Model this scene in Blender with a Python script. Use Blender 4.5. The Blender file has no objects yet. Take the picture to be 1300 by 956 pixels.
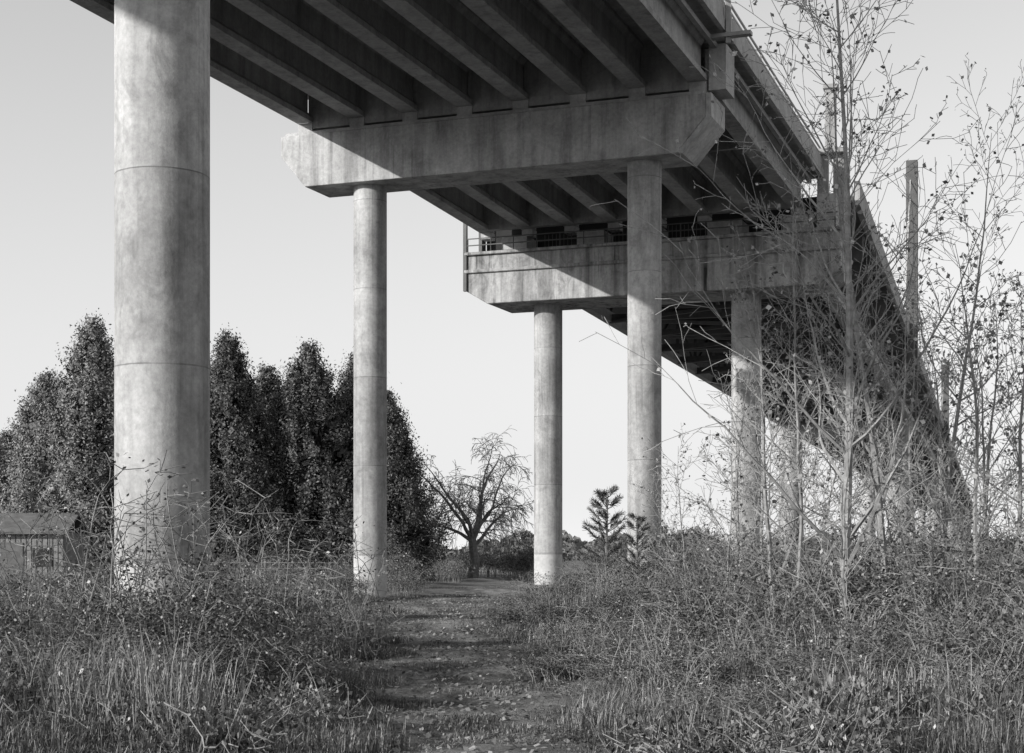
import bpy, math, random
import numpy as np
from mathutils import Vector
rng=np.random.default_rng(7); random.seed(7)
sc=bpy.context.scene
sc.view_settings.view_transform='Standard'; sc.view_settings.look='None'; sc.view_settings.exposure=0
# ---------------------------------------------------------------- camera
cd=bpy.data.cameras.new("camera"); cam=bpy.data.objects.new("camera",cd); sc.collection.objects.link(cam)
cam.location=(0,0,1.7); cam.rotation_euler=(math.radians(90),0,0)
cd.sensor_width=36; cd.lens=55.83; cd.shift_y=0.169; cd.clip_end=8000; cd.clip_start=0.1
sc.camera=cam
# ---------------------------------------------------------------- light
AZ=math.radians(238); EL=math.radians(19)
D=Vector((math.sin(AZ)*math.cos(EL),math.cos(AZ)*math.cos(EL),math.sin(EL)))
sl=bpy.data.lights.new("sun","SUN"); so=bpy.data.objects.new("sun",sl); sc.collection.objects.link(so)
sl.energy=5.0; sl.angle=math.radians(0.5); sl.color=(1,0.985,0.96)
so.rotation_euler=D.to_track_quat('Z','Y').to_euler(); so.location=(-40,-40,60)
w=bpy.data.worlds.new("World"); sc.world=w; w.use_nodes=True
nt=w.node_tree; nt.nodes.clear()
def wn(t,op=None,**k):
    x=nt.nodes.new(t)
    if op: x.operation=op
    return x
sky=wn("ShaderNodeTexSky"); sky.sky_type='NISHITA'; sky.sun_disc=False
sky.sun_elevation=EL; sky.sun_rotation=AZ; sky.dust_density=2.0
sp=wn("ShaderNodeSeparateColor"); bw=wn("ShaderNodeRGBToBW"); bg=wn("ShaderNodeBackground"); wo=wn("ShaderNodeOutputWorld")
mx=wn("ShaderNodeMath",'ADD'); m5=wn("ShaderNodeMath",'MULTIPLY'); m5.inputs[1].default_value=.74
nt.links.new(sky.outputs[0],bw.inputs[0]); nt.links.new(sky.outputs[0],sp.inputs[0])
nt.links.new(bw.outputs[0],mx.inputs[0]); nt.links.new(sp.outputs[2],mx.inputs[1]); nt.links.new(mx.outputs[0],m5.inputs[0])
tc=wn("ShaderNodeTexCoord"); sx_=wn("ShaderNodeSeparateXYZ"); nt.links.new(tc.outputs["Generated"],sx_.inputs[0])
ab=wn("ShaderNodeMath",'ABSOLUTE'); nt.links.new(sx_.outputs[2],ab.inputs[0])
e1=wn("ShaderNodeMath",'MULTIPLY'); e1.inputs[1].default_value=-5.0; nt.links.new(ab.outputs[0],e1.inputs[0])
e2=wn("ShaderNodeMath",'EXPONENT'); nt.links.new(e1.outputs[0],e2.inputs[0])
mf=wn("ShaderNodeMix"); nt.links.new(e2.outputs[0],mf.inputs[0]); nt.links.new(m5.outputs[0],mf.inputs[2]); mf.inputs[3].default_value=7.2
nt.links.new(mf.outputs[0],bg.inputs[0]); nt.links.new(bg.outputs[0],wo.inputs[0])
bg.inputs[1].default_value=0.13
# ---------------------------------------------------------------- materials
class M:
    def __init__(s,name,rough=0.85):
        s.m=bpy.data.materials.new(name); s.m.use_nodes=True; s.nt=s.m.node_tree
        s.b=s.nt.nodes["Principled BSDF"]; s.b.inputs["Roughness"].default_value=rough
        s.b.inputs["Specular IOR Level"].default_value=0.3
        s.tc=s.nt.nodes.new("ShaderNodeTexCoord")
    def n(s,t,**k):
        x=s.nt.nodes.new(t)
        for a,b in k.items(): setattr(x,a,b)
        return x
    def l(s,a,b): s.nt.links.new(a,b)
    def noise(s,scale,detail=5,rough=.55,vec=(1,1,1),dist=0):
        mp=s.n("ShaderNodeMapping"); mp.inputs["Scale"].default_value=vec
        s.l(s.tc.outputs["Object"],mp.inputs[0])
        x=s.n("ShaderNodeTexNoise"); x.inputs["Scale"].default_value=scale; x.inputs["Detail"].default_value=detail
        x.inputs["Roughness"].default_value=rough; x.inputs["Distortion"].default_value=dist
        s.l(mp.outputs[0],x.inputs["Vector"]); return x.outputs["Fac"]
    def rng(s,v,a,b,c,d):
        x=s.n("ShaderNodeMapRange"); 
        for i,q in enumerate((a,b,c,d)): x.inputs[i+1].default_value=q
        s.l(v,x.inputs[0]); return x.outputs[0]
    def math(s,op,a,b=None):
        x=s.n("ShaderNodeMath",operation=op)
        for i,q in enumerate((a,b)):
            if q is None: continue
            if isinstance(q,(int,float)): x.inputs[i].default_value=q
            else: s.l(q,x.inputs[i])
        return x.outputs[0]
    def col(s,v):
        c=s.n("ShaderNodeCombineColor")
        for i in range(3): s.l(v,c.inputs[i])
        s.l(c.outputs[0],s.b.inputs["Base Color"])
    def bump(s,v,strength=.3,dist=.02):
        x=s.n("ShaderNodeBump"); x.inputs["Strength"].default_value=strength; x.inputs["Distance"].default_value=dist
        s.l(v,x.inputs["Height"]); s.l(x.outputs[0],s.b.inputs["Normal"])
    def z(s):
        x=s.n("ShaderNodeSeparateXYZ"); s.l(s.tc.outputs["Object"],x.inputs[0]); return x.outputs[2]

def concrete(name,base,seam=0,paint=None,stain=.35,streak=.5,mott=.2,drip=0,dw=(4.5,4.5,.07)):
    m=M(name,.9)
    a=m.rng(m.noise(.55,6,.65),.3,.7,1-mott,1+mott*.8)
    b=m.rng(m.noise(1.0,6,.65,(2.2,2.2,.16),.3),.42,.72,1.0,1-stain)
    c=m.rng(m.noise(9,6,.75),.3,.7,.78,1.18)
    d=m.rng(m.noise(1.5,6,.65,(1,1,.7),1.2),.5,.72,1.0,1-streak*.5)
    v=m.math('MULTIPLY',a,b); v=m.math('MULTIPLY',v,c); v=m.math('MULTIPLY',v,d); v=m.math('MULTIPLY',v,base)
    if drip:
        e=m.rng(m.noise(1.0,5,.65,dw),.54,.66,0,1); g=m.rng(m.noise(.5,3),.42,.56,0,1)
        v=m.math('MULTIPLY',v,m.math('SUBTRACT',1,m.math('MULTIPLY',m.math('MULTIPLY',e,g),drip)))
    if seam:
        zz=m.math('ADD',m.z(),m.math('MULTIPLY',m.noise(2,2),.02))
        f=m.math('FRACT',m.math('DIVIDE',zz,seam))
        g=m.math('COMPARE',f,.5); g.node.inputs[2].default_value=.012/seam
        g=m.math('MULTIPLY',g,m.rng(m.noise(2.2,3),.35,.55,.4,1))
        v=m.math('MULTIPLY',v,m.math('SUBTRACT',1,m.math('MULTIPLY',g,.45)))
        fl=m.math('FLOOR',m.math('ADD',m.math('DIVIDE',m.z(),seam),.5))
        t=m.math('FRACT',m.math('MULTIPLY',m.math('SINE',m.math('MULTIPLY',fl,12.9)),43.7))
        v=m.math('MULTIPLY',v,m.rng(t,0,1,.86,1.05))
    if paint:
        k=m.math('LESS_THAN',m.math('ADD',m.z(),m.math('MULTIPLY',m.noise(3,3),.06)),paint)
        pv=m.math('MULTIPLY',m.rng(m.noise(2.2,6,.7),.35,.65,.32,.5),1.0)
        mx=m.n("ShaderNodeMix"); m.l(k,mx.inputs[0]); m.l(v,mx.inputs[2]); m.l(pv,mx.inputs[3]); v=mx.outputs[0]
    m.col(v); m.bump(m.noise(22,6,.7),.45,.014)
    return m.m
MC=concrete("concrete_column",.42,seam=3.1,paint=1.5,stain=.4,mott=.36,streak=.7,drip=.3)
MCAP=concrete("concrete_cap",.45,stain=.5,drip=.4,mott=.28)
MCAP2=concrete("concrete_cap_stained",.42,stain=.75,streak=.9,drip=.88,dw=(2.6,2.6,.1))
MG=concrete("concrete_girder",.37,stain=.35,drip=.25)
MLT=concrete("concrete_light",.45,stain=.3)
def plain(name,base,rough=.8,var=.25,scale=2,metal=0):
    m=M(name,rough); v=m.math('MULTIPLY',m.rng(m.noise(scale,5,.6),.3,.7,1-var,1+var),base)
    m.col(v); m.b.inputs["Metallic"].default_value=metal; return m.m
MST=plain("dark_steel",.09,.6); MSTL=plain("grey_steel",.26,.5); MDK=plain("painted_gap_shade",.03,.9)
MCAB=plain("cable_white",.5,.5)
MWOOD=plain("weathered_wood",.2,.85,.4,3); MROOF=plain("shed_roof",.12,.8,.3,4); MGL=plain("window_glass",.03,.15)
def leafmat(name,lo,hi,rough=.55,trans=0,spec=.4):
    m=M(name,rough); m.b.inputs["Specular IOR Level"].default_value=spec
    g=m.n("ShaderNodeNewGeometry"); oi=m.n("ShaderNodeObjectInfo")
    v=m.rng(m.math('POWER',g.outputs["Random Per Island"],1.8),0,1,lo,hi)
    v=m.math('MULTIPLY',v,m.rng(oi.outputs["Random"],0,1,.55,1.3))
    m.col(v)
    if trans:
        tr=m.n("ShaderNodeBsdfTranslucent"); ms=m.n("ShaderNodeMixShader"); ms.inputs[0].default_value=trans
        c=m.n("ShaderNodeCombineColor")
        for i in range(3): m.l(v,c.inputs[i])
        m.l(c.outputs[0],tr.inputs[0]); m.l(m.b.outputs[0],ms.inputs[1]); m.l(tr.outputs[0],ms.inputs[2])
        m.l(ms.outputs[0],m.nt.nodes["Material Output"].inputs[0])
    return m.m
ML_CON=leafmat("conifer_foliage",.05,.22,.6)
ML_BR=leafmat("bramble_leaves",.025,.2,.38,.2,.5)
ML_DRY=leafmat("dry_leaves",.12,.45,.6,.2)
ML_GR=leafmat("grass_blades",.05,.26,.6)
ML_STRAW=leafmat("dry_straw",.15,.45,.6)
ML_FAR=leafmat("far_foliage_painted_haze",.16,.26,.8)  # foliage colour lightened to stand in for distance haze
MBARK=plain("bark_dark",.14,.9,.4,6); MBARKL=plain("bark_pale",.24,.85,.4,8); MSTEM=plain("cane_stems",.2,.8,.5,9)
# ---------------------------------------------------------------- mesh helpers
def link(o,parent=None):
    sc.collection.objects.link(o)
    if parent: o.parent=parent
    return o
def empty(name,loc=(0,0,0)):
    e=bpy.data.objects.new(name,None); e.location=loc; e.empty_display_size=.3; return link(e)
class MB:
    def __init__(s): s.v=[];s.f=[];s.mi=[];s.n=0
    def add(s,v,f,mi=0):
        v=np.asarray(v,float); s.v.append(v)
        s.f+= [tuple(int(i)+s.n for i in q) for q in f]; s.mi+=[mi]*len(f); s.n+=len(v)
    def quads(s,v,mi=0):
        n=len(v)//4; a=(np.arange(n*4).reshape(n,4)+s.n).tolist(); s.v.append(v); s.f+=a; s.mi+=[mi]*n; s.n+=len(v)
    def mesh(s,name,mats,smooth=False):
        me=bpy.data.meshes.new(name); me.from_pydata(np.concatenate(s.v).tolist(),[],s.f)
        for m in mats: me.materials.append(m)
        me.polygons.foreach_set("material_index",s.mi)
        if smooth: me.polygons.foreach_set("use_smooth",[True]*len(s.f))
        me.update(); return me
    def obj(s,name,mats,parent=None,smooth=False):
        return link(bpy.data.objects.new(name,s.mesh(name,mats,smooth)),parent)
U=np.array([.3528,.9357]);V=np.array([.9357,-.3528]);O1=np.array([-5.,56.])
U2=np.array([.2879,.9577]);V2=np.array([.9577,-.2879]);O2=np.array([13.8,69.])
def B1(s,t,z): p=O1+V*s+U*t; return (p[0],p[1],z)
def B2(s,t,z): p=O2+V2*s+U2*t; return (p[0],p[1],z)
def box(mb,B,s0,s1,t0,t1,z0,z1,mi=0,dz=0):
    v=[B(s,t,z+(dz if t==t1 else 0)) for z in(z0,z1) for (s,t) in((s0,t0),(s1,t0),(s1,t1),(s0,t1))]
    mb.add(v,[(3,2,1,0),(4,5,6,7),(0,1,5,4),(1,2,6,5),(2,3,7,6),(3,0,4,7)],mi)
def prism(mb,B,prof,t0,t1,z0,z1,mi=0,n=1):
    k=len(prof); v=[]
    for i in range(n+1):
        t=t0+(t1-t0)*i/n; zo=z0+(z1-z0)*i/n
        v+=[B(s,t,z+zo) for s,z in prof]
    f=[]
    for i in range(n):
        a=i*k; b=(i+1)*k
        f+=[(a+j,a+(j+1)%k,b+(j+1)%k,b+j) for j in range(k)]
    f+=[tuple(range(k))[::-1],tuple(range(n*k,n*k+k))]
    mb.add(v,f,mi)
def beam(mb,p,q,w,h,mi=0):
    p=Vector(p);q=Vector(q);d=(q-p).normalized(); r=d.cross(Vector((0,0,1)))
    if r.length<.01: r=Vector((1,0,0))
    r.normalize(); u=r.cross(d)
    v=[tuple(c+r*a*w/2+u*b*h/2) for c in(p,q) for a,b in((-1,-1),(1,-1),(1,1),(-1,1))]
    mb.add(v,[(0,1,2,3),(7,6,5,4),(0,4,5,1),(1,5,6,2),(2,6,7,3),(3,7,4,0)],mi)
def tube(mb,pts,rad,sides=5,mi=0):
    pts=np.asarray(pts,float); n=len(pts); tg=np.gradient(pts,axis=0); tg/=np.linalg.norm(tg,axis=1)[:,None]+1e-9
    ref=np.array([0,0,1.]) if abs(tg[0][2])<.9 else np.array([1.,0,0])
    a=np.cross(tg,ref); a/=np.linalg.norm(a,axis=1)[:,None]+1e-9; b=np.cross(tg,a)
    th=np.linspace(0,2*math.pi,sides,endpoint=False)
    r=np.asarray(rad,float)[:,None,None]
    v=pts[:,None,:]+r*(np.cos(th)[None,:,None]*a[:,None,:]+np.sin(th)[None,:,None]*b[:,None,:])
    f=[]
    for i in range(n-1):
        for j in range(sides):
            k=(j+1)%sides; f.append((i*sides+j,i*sides+k,(i+1)*sides+k,(i+1)*sides+j))
    mb.add(v.reshape(-1,3),f,mi)
def leaves(mb,c,size,mi=0,asp=.55,nrm=None,jit=1.0):
    c=np.asarray(c,float); n=len(c)
    if n==0: return
    d=rng.normal(size=(n,3)); 
    if nrm is not None: d=d*jit+nrm
    d/=np.linalg.norm(d,axis=1)[:,None]
    a=rng.normal(size=(n,3)); a-= (a*d).sum(1)[:,None]*d; a/=np.linalg.norm(a,axis=1)[:,None]; b=np.cross(d,a)
    s=(np.asarray(size)*rng.uniform(.6,1.3,n))[:,None]
    q=np.stack([c-a*s*.5,c+b*s*asp*.5-a*s*.05,c+a*s*.5,c-b*s*asp*.5-a*s*.05],1)
    mb.quads(q.reshape(-1,3),mi)
def cyl(mb,x,y,r,z0,z1,seg=48,mi=0,nz=1):
    th=np.linspace(0,2*math.pi,seg,endpoint=False); v=[];
    for i in range(nz+1):
        k=i/nz
        v+=[(x+r*math.cos(a),y+r*math.sin(a),z0+(z1-z0)*k) for a in th]
    f=[(i*seg+j,i*seg+(j+1)%seg,(i+1)*seg+(j+1)%seg,(i+1)*seg+j) for i in range(nz) for j in range(seg)]
    mb.add(v,f,mi); mb.add(v[-seg:],[tuple(range(seg))],mi)
# ---------------------------------------------------------------- ground
PATH=np.array([(-.5,-5),(-.3,10),(-.35,16),(-.9,24),(-1.5,34),(-2.0,44),(-1.6,54),(.6,66),(4,80),(9,100)],float)
def pathx(y): return np.interp(y,PATH[:,1],PATH[:,0])
def pathw(y): return np.interp(y,[0,16,30,50,70,100],[1.2,1.3,1.5,2.3,2.4,1.4])
def gh(x,y):
    x=np.asarray(x,float);y=np.asarray(y,float)
    h=.10*np.sin(x*.23+1.3)*np.cos(y*.17)+.05*np.sin(x*.9+y*.6)+.03*np.sin(x*2.1-y*1.3)
    d=np.abs(x-pathx(y))/ (pathw(y)+.01)
    h=h+.12*np.clip(d-1,0,1.5)-.03
    far=np.clip((np.hypot(x,y)-90)/60,0,1)
    return h*(1-far)
def axis(a,b,st,mx,g=1.12):
    c=list(np.arange(a,b+.01,st)); s=st
    while c[-1]<mx: s*=g; c.append(c[-1]+s)
    s=st
    while c[0]>-mx: s*=g; c.insert(0,c[0]-s)
    return np.array(c)
gx=axis(-28,28,.5,4500); gy=axis(-2,85,.5,4500)
X,Y=np.meshgrid(gx,gy); Z=gh(X,Y)
mb=MB(); nx=len(gx); ny=len(gy)
idx=np.arange(nx*ny).reshape(ny,nx)
f=np.stack([idx[:-1,:-1],idx[:-1,1:],idx[1:,1:],idx[1:,:-1]],-1).reshape(-1,4)
mb.v=[np.stack([X,Y,Z],-1).reshape(-1,3)]; mb.f=f.tolist(); mb.mi=[0]*len(f)
m=M("ground_soil",.95)
v=m.math('MULTIPLY',m.rng(m.noise(.5,6,.6),.35,.65,.08,.18),m.rng(m.noise(9,6,.7),.3,.7,.6,1.5)); m.col(v)
m.bump(m.noise(6,7,.7),.8,.06)
mb.obj("ground",[m.m],smooth=True)
mb=MB(); ys=np.arange(-4,95,.4); vs=[];K=9
for y in ys:
    cx=float(pathx(y)); ww=float(pathw(y))
    for k in range(K):
        q=k/(K-1)*2-1; xx=cx+q*ww*(1+.13*math.sin(y*1.3+q*2)+.08*math.sin(y*3.1))
        vs.append((xx,y,float(gh(xx,y))+.022+.012*(1-q*q)))
mb.add(vs,[(i*K+k,i*K+k+1,(i+1)*K+k+1,(i+1)*K+k) for i in range(len(ys)-1) for k in range(K-1)])
m=M("path_dirt",.95)
v=m.math('MULTIPLY',m.rng(m.noise(.9,6,.7,(1,.6,1)),.38,.62,.06,.3),m.rng(m.noise(16,6,.75),.3,.7,.45,1.5)); m.col(v)
m.bump(m.noise(9,8,.75),1.0,.08)
mb.obj("dirt_path",[m.m],smooth=True)
# ---------------------------------------------------------------- near concrete bridge
br=empty("concrete_bridge")
def zb(t): return 16.75-.009*t if t<=0 else 16.75-.037*t
GS=np.linspace(-2.18,12.0,8)
prof=lambda s:[(s-.3,0),(s+.3,0),(s+.3,.18),(s+.11,.36),(s+.11,1.12),(s+.24,1.3),(s+.24,1.42),(s-.24,1.42),(s-.24,1.3),(s-.11,1.12),(s-.11,.36),(s-.3,.18)]
mb=MB()
for a,b in((-62,-29.2),(-27.8,-.75),(-.05+.5,16.9)):
    for s in GS: prism(mb,B1,prof(s),a,b,zb(a),zb(b))
mb.obj("girders",[MG],br)
mb=MB()
for a,b in((-62,-28.6),(-28.45,-.2),(-.1,17.4)):
    prism(mb,B1,[(-3.0,1.425),(12.9,1.425),(12.9,1.66),(-3.0,1.66)],a,b,zb(a),zb(b))
mb.obj("deck_slab",[MG],br)
mb=MB()
for a,b in((-62,-28.6),(-28.45,-.2),(-.1,17.4)):
    for s0,s1 in((-3.12,-2.85),(12.75,13.03)):
        prism(mb,B1,[(s0,1.66),(s1,1.66),(s1-.03,2.15),(s0+.03,2.15)],a,b,zb(a),zb(b))
    prism(mb,B1,[(12.904,1.3),(13.06,1.3),(13.06,1.655),(12.904,1.655)],a,b,zb(a),zb(b))
mb.obj("parapets",[MLT],br)
mb=MB()
for a,b in((-60,-.2),(0,17.3)):
    for zz in(2.35,2.6):
        for s in(12.9,-3.0):
            beam(mb,B1(s,a,zb(a)+zz),B1(s,b,zb(b)+zz),.06,.06)
    t=a
    while t<b:
        for s in(12.9,-3.0): beam(mb,B1(s,t,zb(t)+2.1),B1(s,t,zb(t)+2.62),.06,.06)
        t+=2.4
beam(mb,B1(12.55,-60,zb(-60)+1.1),B1(12.55,-.3,zb(0)+1.1),.16,.16)
beam(mb,B1(12.55,.4,zb(0)+1.1),B1(12.55,16.5,zb(16.5)+1.1),.16,.16)
mb.obj("railing",[MSTL],br)
mb=MB()
for t in(-.55,.75,16.3,-29.5,-27.3):
    z=zb(t)
    for i in range(7):
        box(mb,B1,GS[i]+.115,GS[i+1]-.115,t-.17,t+.17,z-(.22 if t!=16.3 else 0),z+1.42)
for t in(-14,8.5,-45):
    z=zb(t)
    for i in range(7): box(mb,B1,GS[i]+.115,GS[i+1]-.115,t-.12,t+.12,z+.4,z+1.42)
mb.obj("diaphragms",[MG],br)
mb=MB()
def capprof(zt,zbm,s0,s1): 
    return [(s0,zt),(s0,zt-.72),(s0+.95,zbm),(s1-.95,zbm),(s1,zt-.72),(s1,zt)]
prism(mb,B1,capprof(16.3,14.46,-3.04,12.33),-.95,.95,0,0)
prism(mb,B1,capprof(16.55,14.7,-3.04,12.33),-29.45,-27.55,0,0)
o=mb.obj("pier_caps",[MCAP],br)
bv=o.modifiers.new("bev","BEVEL"); bv.width=.03; bv.segments=2
mb=MB()
for (tc,zt) in((0,16.3),(-28.5,16.55)):
    for s in GS:
        for dt in(-.5,.5): box(mb,B1,s-.28,s+.28,tc+dt-.25,tc+dt+.25,zt-.01,zb(tc)+.0)
    box(mb,B1,-2.9,12.2,tc-.86,tc+.86,zt+.002,zt+.12)
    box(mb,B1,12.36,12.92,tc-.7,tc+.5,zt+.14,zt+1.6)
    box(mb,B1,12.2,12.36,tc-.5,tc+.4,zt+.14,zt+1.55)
    prism(mb,B1,[(12.335,zt-.0),(12.335,zt-.74),(11.4,zt-1.82),(11.55,zt-1.86),(12.5,zt-.76),(12.5,zt)],tc-.97,tc+.97,0,0)  # added end plate in paler concrete, imitates sunlight on the cap end
mb.obj("bearings_blocks_and_painted_lit_ends",[MLT],br)
mb=MB()
cols=[]
for s,t,r,zt in((0,0,.585,14.5),(10.02,0,.56,14.5),(10.02,-28.5,.76,14.74),(.3,-28.5,.76,14.74),(.47,17.6,.645,12.9),(9.6,17.6,.645,12.9)):
    x,y,_=B1(s,t,0); cyl(mb,x,y,r,-.4,zt,64); cols.append((x,y,r))
o=mb.obj("columns",[MC],br,True)
es=o.modifiers.new("es","EDGE_SPLIT"); es.split_angle=math.radians(40)
mb=MB()
prism(mb,B1,[(-2.9,15.0),(-2.9,13.4),(-1.9,12.8),(13.0,12.8),(13.9,13.4),(13.9,15.0)],16.0,19.2,0,0)
prism(mb,B1,[(-2.98,14.35),(-2.98,14.2),(13.98,14.2),(13.98,14.35)],15.88,15.995,0,0)
box(mb,B1,-2.94,13.94,15.85,16.35,15.0+.003,15.14)
o=mb.obj("expansion_pier_cap",[MCAP2],br)
bv=o.modifiers.new("bev","BEVEL"); bv.width=.025; bv.segments=1
mb=MB(); box(mb,B1,-2.7,13.7,18.0,19.2,15.003,16.9); mb.obj("back_wall_painted_shade",[MDK],br)  # solid back wall coloured near black, painted shade for the gaps between pedestals
mb=MB()
for s,wd in((-.75,1.2),(2.85,1.25),(5.6,.9),(8.9,1.5),(12.0,1.3)):
    box(mb,B1,s-wd/2,s+wd/2,16.45,17.9,15.003,15.82)
for s in GS: box(mb,B1,s-.25,s+.25,16.5,17.1,15.82,zb(16.8))
box(mb,B1,12.9,13.7,16.2,18.0,15.15,16.6)
mb.obj("pedestals",[MLT],br)
mb=MB()
box(mb,B1,-3.02,-2.86,15.9,16.06,13.4,16.6); box(mb,B1,-2.86,-2.7,17.4,17.9,15.0,16.8)
for z in(15.45,15.75): 
    beam(mb,B1(-2.85,15.95,z),B1(13.8,15.95,z),.045,.045)
for s in np.arange(-2.8,13.9,1.1): beam(mb,B1(s,15.95,15.1),B1(s,15.95,15.77),.045,.045)
for s0,s1 in((.7,2.0),(3.8,4.9),(6.4,7.9)):
    for k in np.arange(s0,s1,.18): beam(mb,B1(k,16.5,15.1),B1(k,16.5,15.8),.03,.03)
mb.obj("ledge_railing",[MST],br)
mb=MB()
beam(mb,B1(13.15,-1.4,zb(0)+.9),B1(13.15,-1.4,zb(0)+3.6),.16,.16); beam(mb,B1(12.6,-1.4,zb(0)+1.15),B1(13.9,-1.4,zb(0)+1.15),.3,.12)
mb.obj("lamp_bracket",[MSTL],br)
# ---------------------------------------------------------------- far steel bridge
fb=empty("steel_truss_bridge")
L=620; mb=MB(); P=6.0
for s in(-11.5,-.3):
    beam(mb,B2(s,1,13.25),B2(s,L,13.25),.4,.5,1); beam(mb,B2(s,1,16.5),B2(s,L,16.5),.4,.5)
for s in(-9.6,-7.7,-5.8,-3.9,-2.0): beam(mb,B2(s,1,16.4),B2(s,L,16.4),.35,.9)
n=int(L/P)
for i in range(n):
    t=1+i*P
    beam(mb,B2(-13,t,16.0),B2(.9,t,16.0),.35,1.2)
    beam(mb,B2(-11.5,t,13.2),B2(-.3,t,13.2),.3,.35)
    for s in(-11.5,-.3):
        beam(mb,B2(s,t,13.4),B2(s,t,16.3),.28,.28)
        beam(mb,B2(s,t,13.4 if i%2 else 16.3),B2(s,t+P,16.3 if i%2 else 13.4),.25,.25)
    if t<320:
        beam(mb,B2(-11.4,t,13.12),B2(-.4,t+P,13.12),.16,.16); beam(mb,B2(-.4,t,13.02),B2(-11.4,t+P,13.02),.16,.16)
        beam(mb,B2(-5.9,t,15.7),B2(-5.9,t+P,13.2),.14,.14)
mb.obj("truss",[MST,MSTL],fb)
mb=MB(); box(mb,B2,-13.6,1.0,.5,L,16.86,17.1)
box(mb,B2,-11.62,-11.5,1,L,13.5,16.86)
mb.obj("deck",[MST],fb)
mb=MB()
for s in(-13.75,1.0):
    box(mb,B2,s,s+.25,.5,L,16.7,17.75)
box(mb,B2,-.09,.12,.5,L,13.0,13.5)
mb.obj("edge_barriers",[MLT],fb)
mb=MB()
for z in (13.9,14.5): beam(mb,B2(-11.9,.5,z-.6),B2(-11.9,L,z-.6),.07,.07)
for t in np.arange(1,200,3): beam(mb,B2(-11.9,t,13.2),B2(-11.9,t,13.95),.06,.06)
mb.obj("maintenance_rail",[MSTL],fb)
mb=MB(); mc=MB()
for t in(75,171,268,365,462,558):
    for s in(-10.6,-1.0):
        x,y,_=B2(s,t,0); cyl(mb,x,y,1.05,-.5,11.9,24)
    prism(mc,B2,[(-12.2,13.0),(-12.2,12.6),(-11.2,11.8),(-.4,11.8),(.6,12.6),(.6,13.0)],t-1.2,t+1.2,0,0)
mb.obj("piers",[MC],fb,True); mc.obj("pier_crossbeams",[MCAP],fb)
# ---------------------------------------------------------------- pylons
def pylon(parts,mat,name="bridge_pylon",cables=None):
    e=empty(name)
    m_=MB()
    for B,s,t,w_,z0,z1 in parts: box(m_,B,s-w_/2,s+w_/2,t-w_/2,t+w_/2,z0,z1)
    o=m_.obj("shaft",[mat],e); bv=o.modifiers.new("b","BEVEL"); bv.width=.03
    if cables:
        m_=MB()
        for p,q in cables: beam(m_,p,q,.045,.045)
        m_.obj("stay_cables",[MCAB],e)
pylon([(B2,-.12,-1.6,.46,13.0,18.5),(B2,.55,-1.6,.46,13.0,18.5),(B2,.2,-1.6,.46,18.5,21.2),(B2,.2,-1.6,.62,21.2,21.4),(B2,.2,-1.6,1.25,18.4,18.6)],MSTL)
cb=[]
for k in range(5):
    cb.append((B2(1.3,45.8,28.3-k*1.6),B2(1.3,45.8-8-k*6.5,17.7))); cb.append((B2(1.3,45.8,28.3-k*1.6),B2(1.3,45.8+10+k*8,17.7)))
pylon([(B2,1.4,45.8,.8,12,29.2)],MST,cables=cb)
cb=[]
for k in range(4):
    cb.append((B2(1.3,134,24-k*1.2),B2(1.3,134-12-k*8,17.7))); cb.append((B2(1.3,134,24-k*1.2),B2(1.3,134+12+k*8,17.7)))
pylon([(B2,1.4,134,.9,12,24.6)],MST,cables=cb)
# ---------------------------------------------------------------- conifers
def conifer(name,H,R,seed,nb=900,per=64):
    global rng; rng=np.random.default_rng(seed); mb=MB()
    tube(mb,[(0,0,-.3),(0,0,H*.5),(.1,0,H*.97)],[.28,.16,.02],8,1)
    lob=rng.uniform(0,6.28,6); la=rng.uniform(.04,.1,6); lh=rng.uniform(4,14,6)
    def prof(h,a):
        r=R*np.minimum(1,((1-h)**.82)*1.22)*np.clip(.85+h*1.2,0,1)
        for i in range(6): r=r*(1+la[i]*np.sin((i+2)*a+lob[i]+h*lh[i]))
        return r
    C=[];N=[]
    for i in range(nb):
        h=rng.uniform(0,1)**1.15*.99+.01; a=rng.uniform(0,6.283); r=prof(h,a)*rng.uniform(.74,1.06)
        if rng.uniform()<.07: r*=1.12
        p=np.array([r*math.cos(a),r*math.sin(a),h*H+.2]); out=np.array([math.cos(a),math.sin(a),.25])
        if i%5==0: tube(mb,[(0,0,max(.2,p[2]-r*.35)),p*[.6,.6,1]-[0,0,.1],p],[.05,.03,.01],3,1)
        k=per; ax=out*.6+np.array([0,0,.8]); 
        l=rng.normal(size=(k,1))*.36*(1.15-.5*h)
        c=p+ax*l+rng.normal(size=(k,3))*[.15,.15,.1]*(1.1-.5*h)
        C.append(c);N.append(np.tile(out,(k,1)))
    C=np.concatenate(C);N=np.concatenate(N)
    leaves(mb,C,.16,0,.42,N*1.6,.9)
    n=3400; h=rng.uniform(0,.93,n); a=rng.uniform(0,6.283,n); r=prof(h,a)*rng.uniform(.3,.78,n)
    leaves(mb,np.stack([r*np.cos(a),r*np.sin(a),h*H+.2],1),.5,0,.7)
    return mb.mesh(name,[ML_CON,MBARK])
CM=[conifer("cedar_mesh_a",12.0,3.7,1),conifer("cedar_mesh_b",11.2,3.8,2),conifer("cedar_mesh_c",10.6,3.4,3)]
def px(p,z): return (p-650)*z/2016
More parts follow.
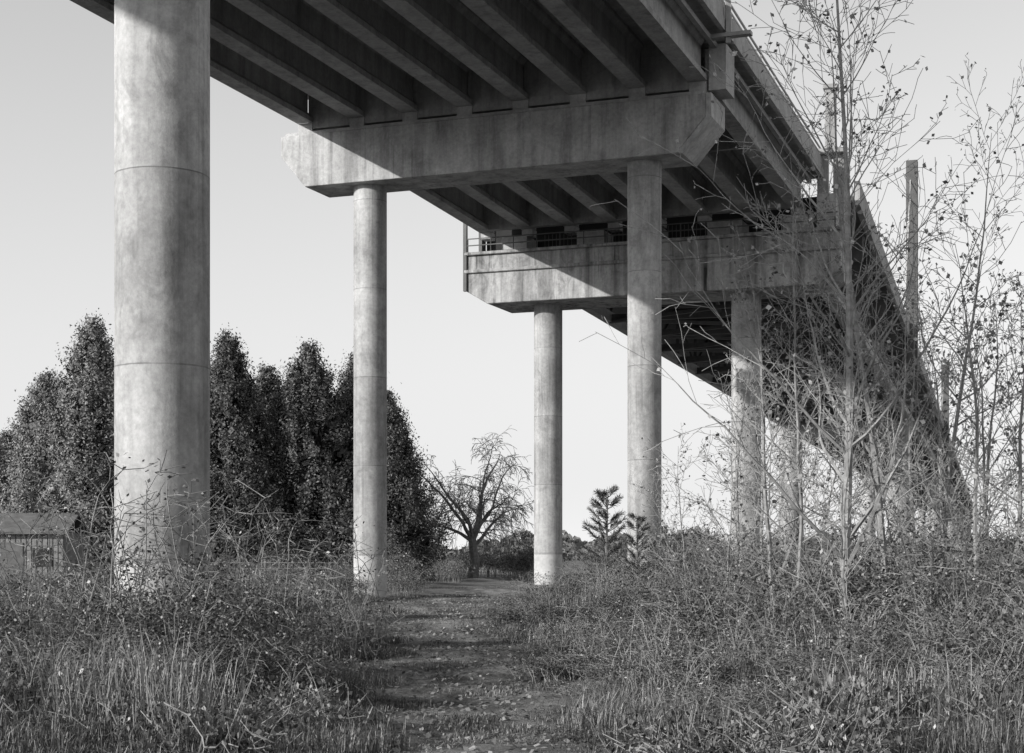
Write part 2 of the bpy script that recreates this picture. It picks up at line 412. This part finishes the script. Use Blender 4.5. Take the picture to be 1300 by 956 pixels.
for i,(p,z,mi,sc_,sx) in enumerate(((118,80,0,1.07,1.05),(58,83,1,.93,1.05),(8,86,2,.72,1.1),(290,78,0,.99,1.0),(340,85,2,1.03,1.05),(392,80,1,1.03,1.05),(456,83,2,1.08,1.05),(490,79,2,.86,1.0),(210,86,1,1.06,1.1),(-70,90,0,.65,1.2))):
    o=bpy.data.objects.new("cedar_tree",CM[mi]); link(o); o.location=(px(p,z),z,0); o.scale=(sx*sc_,sx*sc_,sc_); o.rotation_euler=(0,0,i*1.9)
# young pine
rng=np.random.default_rng(21); mb=MB(); tube(mb,[(0,0,-.1),(.02,0,1.5),(0,.03,2.7)],[.04,.03,.008],6,1)
for zz in np.arange(.5,2.7,.27):
    k=6; 
    for j in range(k):
        a=j*6.283/k+zz*3+rng.uniform(-.5,.5); l=((2.95-zz)*.24+.14)*rng.uniform(.6,1.25); d=np.array([math.cos(a),math.sin(a),rng.uniform(.4,.9)])
        p0=np.array([0,0,zz+rng.uniform(-.1,.1)]); p1=p0+d*l; tube(mb,[p0,p0+d*l*.5-[0,0,.04],p1],[.014,.01,.004],4,1)
        q=p0+ (p1-p0)*rng.uniform(.35,1.05,(95,1)); dd=rng.normal(size=(95,3))*.6+d
        dd/=np.linalg.norm(dd,axis=1)[:,None]; e=q+dd*.13; sd=np.cross(dd,rng.normal(size=(95,3))); sd/=np.linalg.norm(sd,axis=1)[:,None]
        mb.quads(np.stack([q-sd*.006,q+sd*.006,e+sd*.003,e-sd*.003],1).reshape(-1,3),0)
me=mb.mesh("pine_mesh",[ML_CON,MBARK])
for (x,y,s_) in((2.2,37,1.03),(2.85,36,.8)):
    o=bpy.data.objects.new("young_pine_tree",me); link(o); o.location=(x,y,float(gh(x,y))); o.scale=(s_,)*3; o.rotation_euler=(0,0,x*5)
# ---------------------------------------------------------------- bare trees
def grow(mb,p,d,L,r,lev,cfg,tips):
    n=max(3,int(L/cfg['seg'])); n=min(n,16); pts=[p.copy()]; rr=[r]; st=L/n; d=d/np.linalg.norm(d)
    nodes=[]
    for i in range(n):
        d=d+rng.normal(size=3)*cfg['wob'][lev]+np.array([0,0,cfg['up'][lev]]); d/=np.linalg.norm(d)
        p=p+d*st; pts.append(p.copy()); rr.append(max(cfg['rmin'],r*(1-(i+1)/n*cfg['tap']))); nodes.append((p.copy(),d.copy(),(i+1)/n,rr[-1]))
    tube(mb,pts,rr,6 if lev==0 else (4 if lev==1 else 3),0)
    if lev<cfg['lev']:
        nb=cfg['nb'][lev]; ks=np.linspace(cfg['st'][lev],.98,nb)+rng.uniform(-.03,.03,nb)
        ph=rng.uniform(0,6.28)
        for k in ks:
            i=min(n-1,max(0,int(k*n))); q,dd,f_,r_=nodes[i]; ph+=2.4+rng.uniform(-.5,.5)
            q=pts[i]+(pts[i+1]-pts[i])*min(1,max(0,k*n-int(k*n)))
            a=np.cross(dd,[.1,.2,1.]) ; a/=np.linalg.norm(a)+1e-9; b=np.cross(dd,a)
            side=a*math.cos(ph)+b*math.sin(ph); an=cfg['ang'][lev]*rng.uniform(.7,1.35)
            nd=dd*math.cos(an)+side*math.sin(an)
            LL=cfg['len'][lev]*(cfg['base'] if lev==0 else L)*(1-.62*k if lev==0 else 1-.4*k)*rng.uniform(.5,1.35)
            grow(mb,q,nd,LL,max(cfg['rmin'],r_*.5),lev+1,cfg,tips)
    else: tips.append(pts[-1]); tips.append(pts[len(pts)//2])
def sapling(name,H,r,seed,nb=26,leaf=.3,twigs=6,spread=1.0,bare=.12,bark=MBARKL,ang=.75,wob=.055):
    global rng; rng=np.random.default_rng(seed); mb=MB(); tips=[]
    cfg=dict(seg=.3,wob=(wob,.09,.13,.15),up=(.015,.05,.03,.0),rmin=.0046,tap=.93,lev=3,nb=(nb,twigs,3),st=(bare,.22,.3),ang=(ang,.7,.7),len=(.33*spread,.42,.5),base=H)
    grow(mb,np.array([0,0,-.1]),np.array([rng.normal()*.06,rng.normal()*.05,1]),H,r,0,cfg,tips)
    T=np.array(tips); k=rng.uniform(size=len(T))<leaf; T=T[k]
    T=T+rng.normal(size=T.shape)*.03; leaves(mb,T,.075,1,.8)
    return mb.mesh(name,[bark,ML_DRY])
S1=sapling("sapling_mesh_a",11.5,.085,11,38,.3,8,1.0,wob=.03)
S6=sapling("sapling_mesh_f",10.5,.07,19,32,.35,7,.95,wob=.035)
S5=sapling("sapling_mesh_e",9.5,.055,15,24,.15,7,.8,.18)
S2=sapling("sapling_mesh_b",6.2,.05,12,22,.2,6,.95)
S3=sapling("sapling_mesh_c",4.6,.03,13,20,.25,6,1.1,.08,wob=.08)
S4=sapling("sapling_mesh_d",5.5,.04,14,22,.35,6,.9,wob=.07)
for i,(p,z,me,s_,rz) in enumerate(((1070,23,S1,1.0,0),(985,27,S2,1.1,1),(1005,26,S5,.85,2),(935,30,S2,.85,3),(1190,25,S6,.78,4),(1225,27,S4,1.2,2.2),(1300,20,S4,1.0,.4),(1035,29,S3,1.2,5),
      (1110,32,S3,1.3,1.1),(880,34,S3,.85,3.3),(912,28,S3,.75,.2),(1262,34,S2,1.1,.9),(1340,26,S2,1.0,1.5),(1420,28,S1,.8,2.5),(960,36,S3,1.2,4.4),
      (1205,38,S2,1.2,.7),(1285,25,S2,1.0,3.4),(850,38,S3,.7,1.3),(1020,33,S2,.9,.3),(1150,27,S3,1.0,2.9),(1128,24,S6,.9,1.2),(1060,30,S2,1.25,4.1),(975,31,S5,.7,5.5),(1240,23,S2,1.0,5.9),(1165,33,S2,1.1,2.0),(1085,21,S3,.9,3.7))):
    o=bpy.data.objects.new("young_poplar_tree",me); link(o); x=px(p,z); o.location=(x,z,float(gh(x,z))); o.scale=(s_,)*3; o.rotation_euler=(0,0,rz)
# weeping bare tree
rng=np.random.default_rng(33); mb=MB(); tips=[]
tube(mb,[(0,0,-.2),(.1,0,1.2),(-.05,.05,2.5)],[.34,.26,.2],8,0)
cfg=dict(seg=.4,wob=(.14,.18,.16,.12),up=(-.03,-.08,-.24,-.3),rmin=.0115,tap=.88,lev=3,nb=(8,6,5),st=(.25,.2,.15),ang=(.8,.8,.6),len=(.75,.65,.8),base=3.4)
for k in range(9):
    a=k*.7+.2; grow(mb,np.array([0,0.,1.8+.08*k]),np.array([math.cos(a),math.sin(a),2.3 if k%2 else 1.0]),rng.uniform(5.2,6.2) if k%2 else 3.6,.12,0,cfg,tips)
grow(mb,np.array([-.05,0.05,2.4]),np.array([.1,0,1.]),5.6,.14,0,cfg,tips)
o=mb.obj("bare_weeping_tree",[MBARKL]); o.location=(px(600,86),86,0)
# ---------------------------------------------------------------- bushes
def bush(name,R,H,ncane,nleaf,seed,lsize=.055,dry=.1,tall=0,mat=ML_BR):
    global rng; rng=np.random.default_rng(seed); mb=MB(); C=[]
    for i in range(ncane):
        a=rng.uniform(0,6.283); r0=R*math.sqrt(rng.uniform())*.8; p=np.array([r0*math.cos(a),r0*math.sin(a),-.05])
        tl=i<tall; h=H*(rng.uniform(1.2,1.65) if tl else rng.uniform(.5,1.0)); a2=rng.uniform(0,6.283); reach=R*rng.uniform(.3,1.0)
        dr=np.array([math.cos(a2),math.sin(a2),0]); ts=np.linspace(0,1,8)
        pts=np.array([p+dr*reach*t**1.6+[0,0,h*math.sin(t*(1.5 if tl else 2.3))] for t in ts]); pts+=rng.normal(size=pts.shape)*.02
        tube(mb,pts,np.linspace(.008,.0038,8),3,1)
        nside=5 if tl else 3
        for j in range(nside):
            k=rng.integers(2,8); q=pts[k]; dd=rng.normal(size=3)*[1,1,.5]+[0,0,.4]; dd/=np.linalg.norm(dd); e=q+dd*rng.uniform(.15,.4)
            tube(mb,[q,(q+e)/2+rng.normal(size=3)*.02,e],[.0045,.004,.003],3,1); 
            C.append(q+(e-q)*rng.uniform(0,1.1,(5 if tl else 8,1)))
        if not tl: C.append(pts[3:]+0)
    C=np.concatenate(C); n=max(0,nleaf)
    idx=rng.integers(0,len(C),n); P_=C[idx]+rng.normal(size=(n,3))*[.09,.09,.06]; P_[:,2]=np.abs(P_[:,2])
    k=int(n*(1-dry)); up=np.tile([0,-.1,.8],(n,1))
    leaves(mb,P_[:k],lsize,0,.65,up[:k],.9); leaves(mb,P_[k:],lsize,2,.65)
    return mb.mesh(name,[mat,MSTEM,ML_DRY])
BU=[bush("bramble_a",.9,1.05,50,3200,41,.052,.12,4),bush("bramble_b",.8,.95,50,2800,42,.045,.2,6),bush("bramble_c",1.0,1.15,50,3400,43,.055,.08,3),bush("bramble_d",.7,.9,70,1500,44,.043,.35,12)]
BROOM=bush("broom_e",.75,1.15,140,2600,45,.034,.12,20)
CANE=bush("cane_f",.8,1.1,28,420,46,.045,.4,13)
def clear(x,y,m_=.3):
    return all((x-a)**2+(y-b)**2>(r+m_)**2 for a,b,r in cols)
def scatter(name,pts,meshes,probs,smin,smax,seed):
    r=np.random.default_rng(seed); e=empty(name)
    for (x,y,k) in pts:
        me=meshes[r.choice(len(meshes),p=probs)]; s=r.uniform(smin,smax)*k
        o=bpy.data.objects.new("clump",me); link(o,e); o.location=(x,y,float(gh(x,y))-.03); q=max(s,.75); o.scale=(q*r.uniform(.9,1.2),q*r.uniform(.9,1.2),s); o.rotation_euler=(0,0,r.uniform(0,6.28))
def region(seed,y0,y1,step,fx0,fx1,keep=1.0,k=None,edge=.45):
    r=np.random.default_rng(seed); out=[]; y=y0
    while y<y1:
        a=fx0(y);b=fx1(y); x=a
        while x<b:
            xx=x+r.uniform(-.4,.4)*step; yy=y+r.uniform(-.4,.4)*step
            if r.uniform()<keep and clear(xx,yy) and abs(xx-pathx(yy))>pathw(yy)*1.0+edge*r.uniform(-.4,1.6): out.append((xx,yy,k(xx,yy) if k else 1.0))
            x+=step*(1+ (y-y0)*.012)
        y+=step*(1+(y-y0)*.02)
    return out
pL=region(1,16.5,50,1.15,lambda y:-.36*y-3,lambda y:pathx(y)-pathw(y)-.3,.78,lambda x,y:(.58 if x>-.14*y else .85)*(1 if 19<y<30 else (.65 if y<=19 else .8)))
scatter("bramble_thicket",pL,BU+[CANE],[.24,.24,.18,.18,.16],.65,1.2,1)
pR=region(2,15,50,1.1,lambda y:pathx(y)+pathw(y)+.2,lambda y:.37*y+4,.88,lambda x,y:min(1.15,.44+.15*(x-pathx(y)-pathw(y)))*min(1,.5+.12*max(0,y-15)))
scatter("bramble_thicket",pR,BU+[BROOM,CANE],[.18,.14,.2,.12,.28,.08],.75,1.15,2)
pF=region(3,52,78,2.2,lambda y:-.36*y-4,lambda y:.4*y+5,.6,lambda x,y:1.15 if (y>64 and x<2) else .75)
scatter("undergrowth",pF,BU[:3],[.4,.3,.3],.7,1.15,3)
pF=region(5,80,130,4.2,lambda y:-.36*y-4,lambda y:.4*y+5,.5,lambda x,y:1.3)
scatter("hedgerow",pF,BU[:3],[.4,.3,.3],.8,1.35,3)
scatter("dry_cane_plant",[(-5.0,21,1.25),(-4.2,22,1.15),(-5.9,20.5,1.15),(-3.6,24,1.2),(-7.2,22,1.0),(-2.9,27,1.1),(-6.4,24,1.2),(-4.6,23.5,1.3),(-2.6,22,.9)],[CANE],[1.0],1.0,1.2,8)
rng=np.random.default_rng(51)
def grass(name,n,R,h,seed,w_=.005,mat=None):
    r=np.random.default_rng(seed); mb=MB()
    c=r.uniform(-R,R,(n,2)); tuft=r.uniform(-R,R,(60,2)); k=r.uniform(size=n)<.6; c[k]=tuft[r.integers(0,60,k.sum())]+r.normal(size=(k.sum(),2))*.06
    a=r.uniform(0,6.283,n); l=h*r.uniform(.35,1.2,n); b=r.uniform(.1,1.1,n)
    p0=np.stack([c[:,0],c[:,1],np.zeros(n)],1); d=np.stack([np.cos(a),np.sin(a),np.zeros(n)],1); sd=np.stack([-np.sin(a),np.cos(a),np.zeros(n)],1)*w_
    p1=p0+d*(l*b*.35)[:,None]+np.array([0,0,1])*(l*.6)[:,None]; p2=p0+d*(l*b)[:,None]+np.array([0,0,1])*(l*(1-.4*b))[:,None]
    mb.quads(np.stack([p0-sd,p0+sd,p1+sd*.8,p1-sd*.8],1).reshape(-1,3)); mb.quads(np.stack([p1-sd*.8,p1+sd*.8,p2+sd*.1,p2-sd*.1],1).reshape(-1,3))
    return mb.mesh(name,[mat or ML_GR])
G1=grass("grass_a",2000,.8,.24,1); G2=grass("grass_b",1200,.8,.10,2); G3=grass("straw_c",420,.8,.75,3,.0045,ML_STRAW)
def gpts(seed,y0,y1,st,cond,keep=1.0):
    r=np.random.default_rng(seed); o=[]; y=y0
    while y<y1:
        x=-.36*y-2
        while x<.37*y+3:
            xx=x+r.uniform(-.5,.5);yy=y+r.uniform(-.5,.5)
            if cond(xx,yy,r) and r.uniform()<keep: o.append((xx,yy,1.0))
            x+=st*(1+(y-y0)*.02)
        y+=st*(1+(y-y0)*.03)
    return o
off=lambda x,y:abs(x-pathx(y))/pathw(y)
def gscatter(name,pts,meshes,probs,smin,smax,seed):
    r=np.random.default_rng(seed); e=empty(name)
    for (x,y,k) in pts:
        me=meshes[r.choice(len(meshes),p=probs)]; s=r.uniform(smin,smax)
        o=bpy.data.objects.new("tuft",me); link(o,e); o.location=(x,y,float(gh(x,y))-.02); o.scale=(1,1,s); o.rotation_euler=(0,0,r.uniform(0,6.28))
gscatter("grass",gpts(61,11.5,56,1.2,lambda x,y,r:off(x,y)>.85 and (y<20 or off(x,y)<2.4)),[G1,G3,G2],[.45,.12,.43],.6,1.3,11)
gscatter("dry_straw",gpts(64,14,34,1.6,lambda x,y,r:off(x,y)>1.5,.55),[G3],[1.0],.7,1.7,14)
gscatter("short_grass",gpts(62,12,75,1.1,lambda x,y,r:off(x,y)<1.5 and r.uniform()<.6),[G2],[1.0],.4,1.2,12)
rng=np.random.default_rng(71); n=14000; yy=rng.uniform(11,60,n)**1.0; xx=pathx(yy)+rng.normal(size=n)*pathw(yy)*1.3
mb=MB(); leaves(mb,np.stack([xx,yy,gh(xx,yy)+.05],1),.07,0,.75,np.tile([0,0,1.5],(n,1)),.6); mb.obj("fallen_leaves",[ML_DRY])
WEED=bush("weed_g",.55,.24,36,900,47,.045,.15,0)
gscatter("weeds",[p for p in region(9,12,20,.85,lambda y:-.37*y-2,lambda y:.38*y+2,.75)],[WEED,G1],[.7,.3],.7,1.9,13)
# distant tree line
rng=np.random.default_rng(81); mb=MB()
n=26000; xx=rng.uniform(-420,520,n); hh=5+2.5*np.sin(xx*.03)+2*np.sin(xx*.11+1)+1.5*np.sin(xx*.37)+rng.normal(size=n)*.6
leaves(mb,np.stack([xx,620+rng.uniform(-25,25,n),np.clip(hh,1,20)*rng.uniform(0,1,n)**.7],1),2.4,0,.8)
n=9000; xx=rng.uniform(-160,260,n); hh=2.6+1.0*np.sin(xx*.07)+.8*np.sin(xx*.31+1)
leaves(mb,np.stack([xx,260+rng.uniform(-15,15,n),np.clip(hh,.5,9)*rng.uniform(0,1,n)],1),1.1,0,.8)
mb.obj("distant_tree_line",[ML_FAR])
# ---------------------------------------------------------------- shed
sh=empty("wooden_shed",(-17.9,58,0))
def wb(x,y,z): return (x,y,z)
mb=MB(); W=1.9
box(mb,wb,-W,W,-1.3,1.3,-.2,2.3)
for i in range(20): 
    x=-W+.1+i*(2*W-.2)/19; box(mb,wb,x-.075,x+.075,-1.33,-1.302,-.1,2.28)
mb.obj("plank_walls",[MWOOD],sh)
mb=MB(); v=[(-W-.2,-1.6,2.25),(W+.2,-1.6,2.25),(W+.2,0,2.95),(-W-.2,0,2.95),(-W-.2,1.6,2.25),(W+.2,1.6,2.25)]
v+=[(a,b,c+.08) for a,b,c in v]
mb.add(v,[(0,1,2,3)[::-1],(3,2,5,4)[::-1],(6,7,8,9),(9,8,11,10),(0,1,7,6),(4,5,11,10),(0,3,9,6),(3,4,10,9),(1,2,8,7),(2,5,11,8)]); mb.obj("roof",[MROOF],sh)
mb=MB(); box(mb,wb,-.4,.45,-1.37,-1.335,0,1.95); mb.obj("door",[MROOF],sh)
mb=MB(); box(mb,wb,.8,1.5,-1.36,-1.335,1.1,1.75); mb.obj("window",[MGL],sh)
fe=empty("wire_fence"); mb=MB()
xs=np.arange(-13,-5.2,1.6)
for x in xs: beam(mb,(x,63,-.2),(x,63,1.25),.09,.09)
mb.obj("posts",[MWOOD],fe); mb=MB()
for z in(.35,.65,.95,1.18): beam(mb,(-13,62.94,z),(-6.5,62.94,z),.018,.018)
for x in np.arange(-13,-6.5,.2): beam(mb,(x,62.93,.3),(x,62.93,1.18),.01,.01)
mb.obj("wires",[MSTL],fe)
print("objects",len(bpy.data.objects))
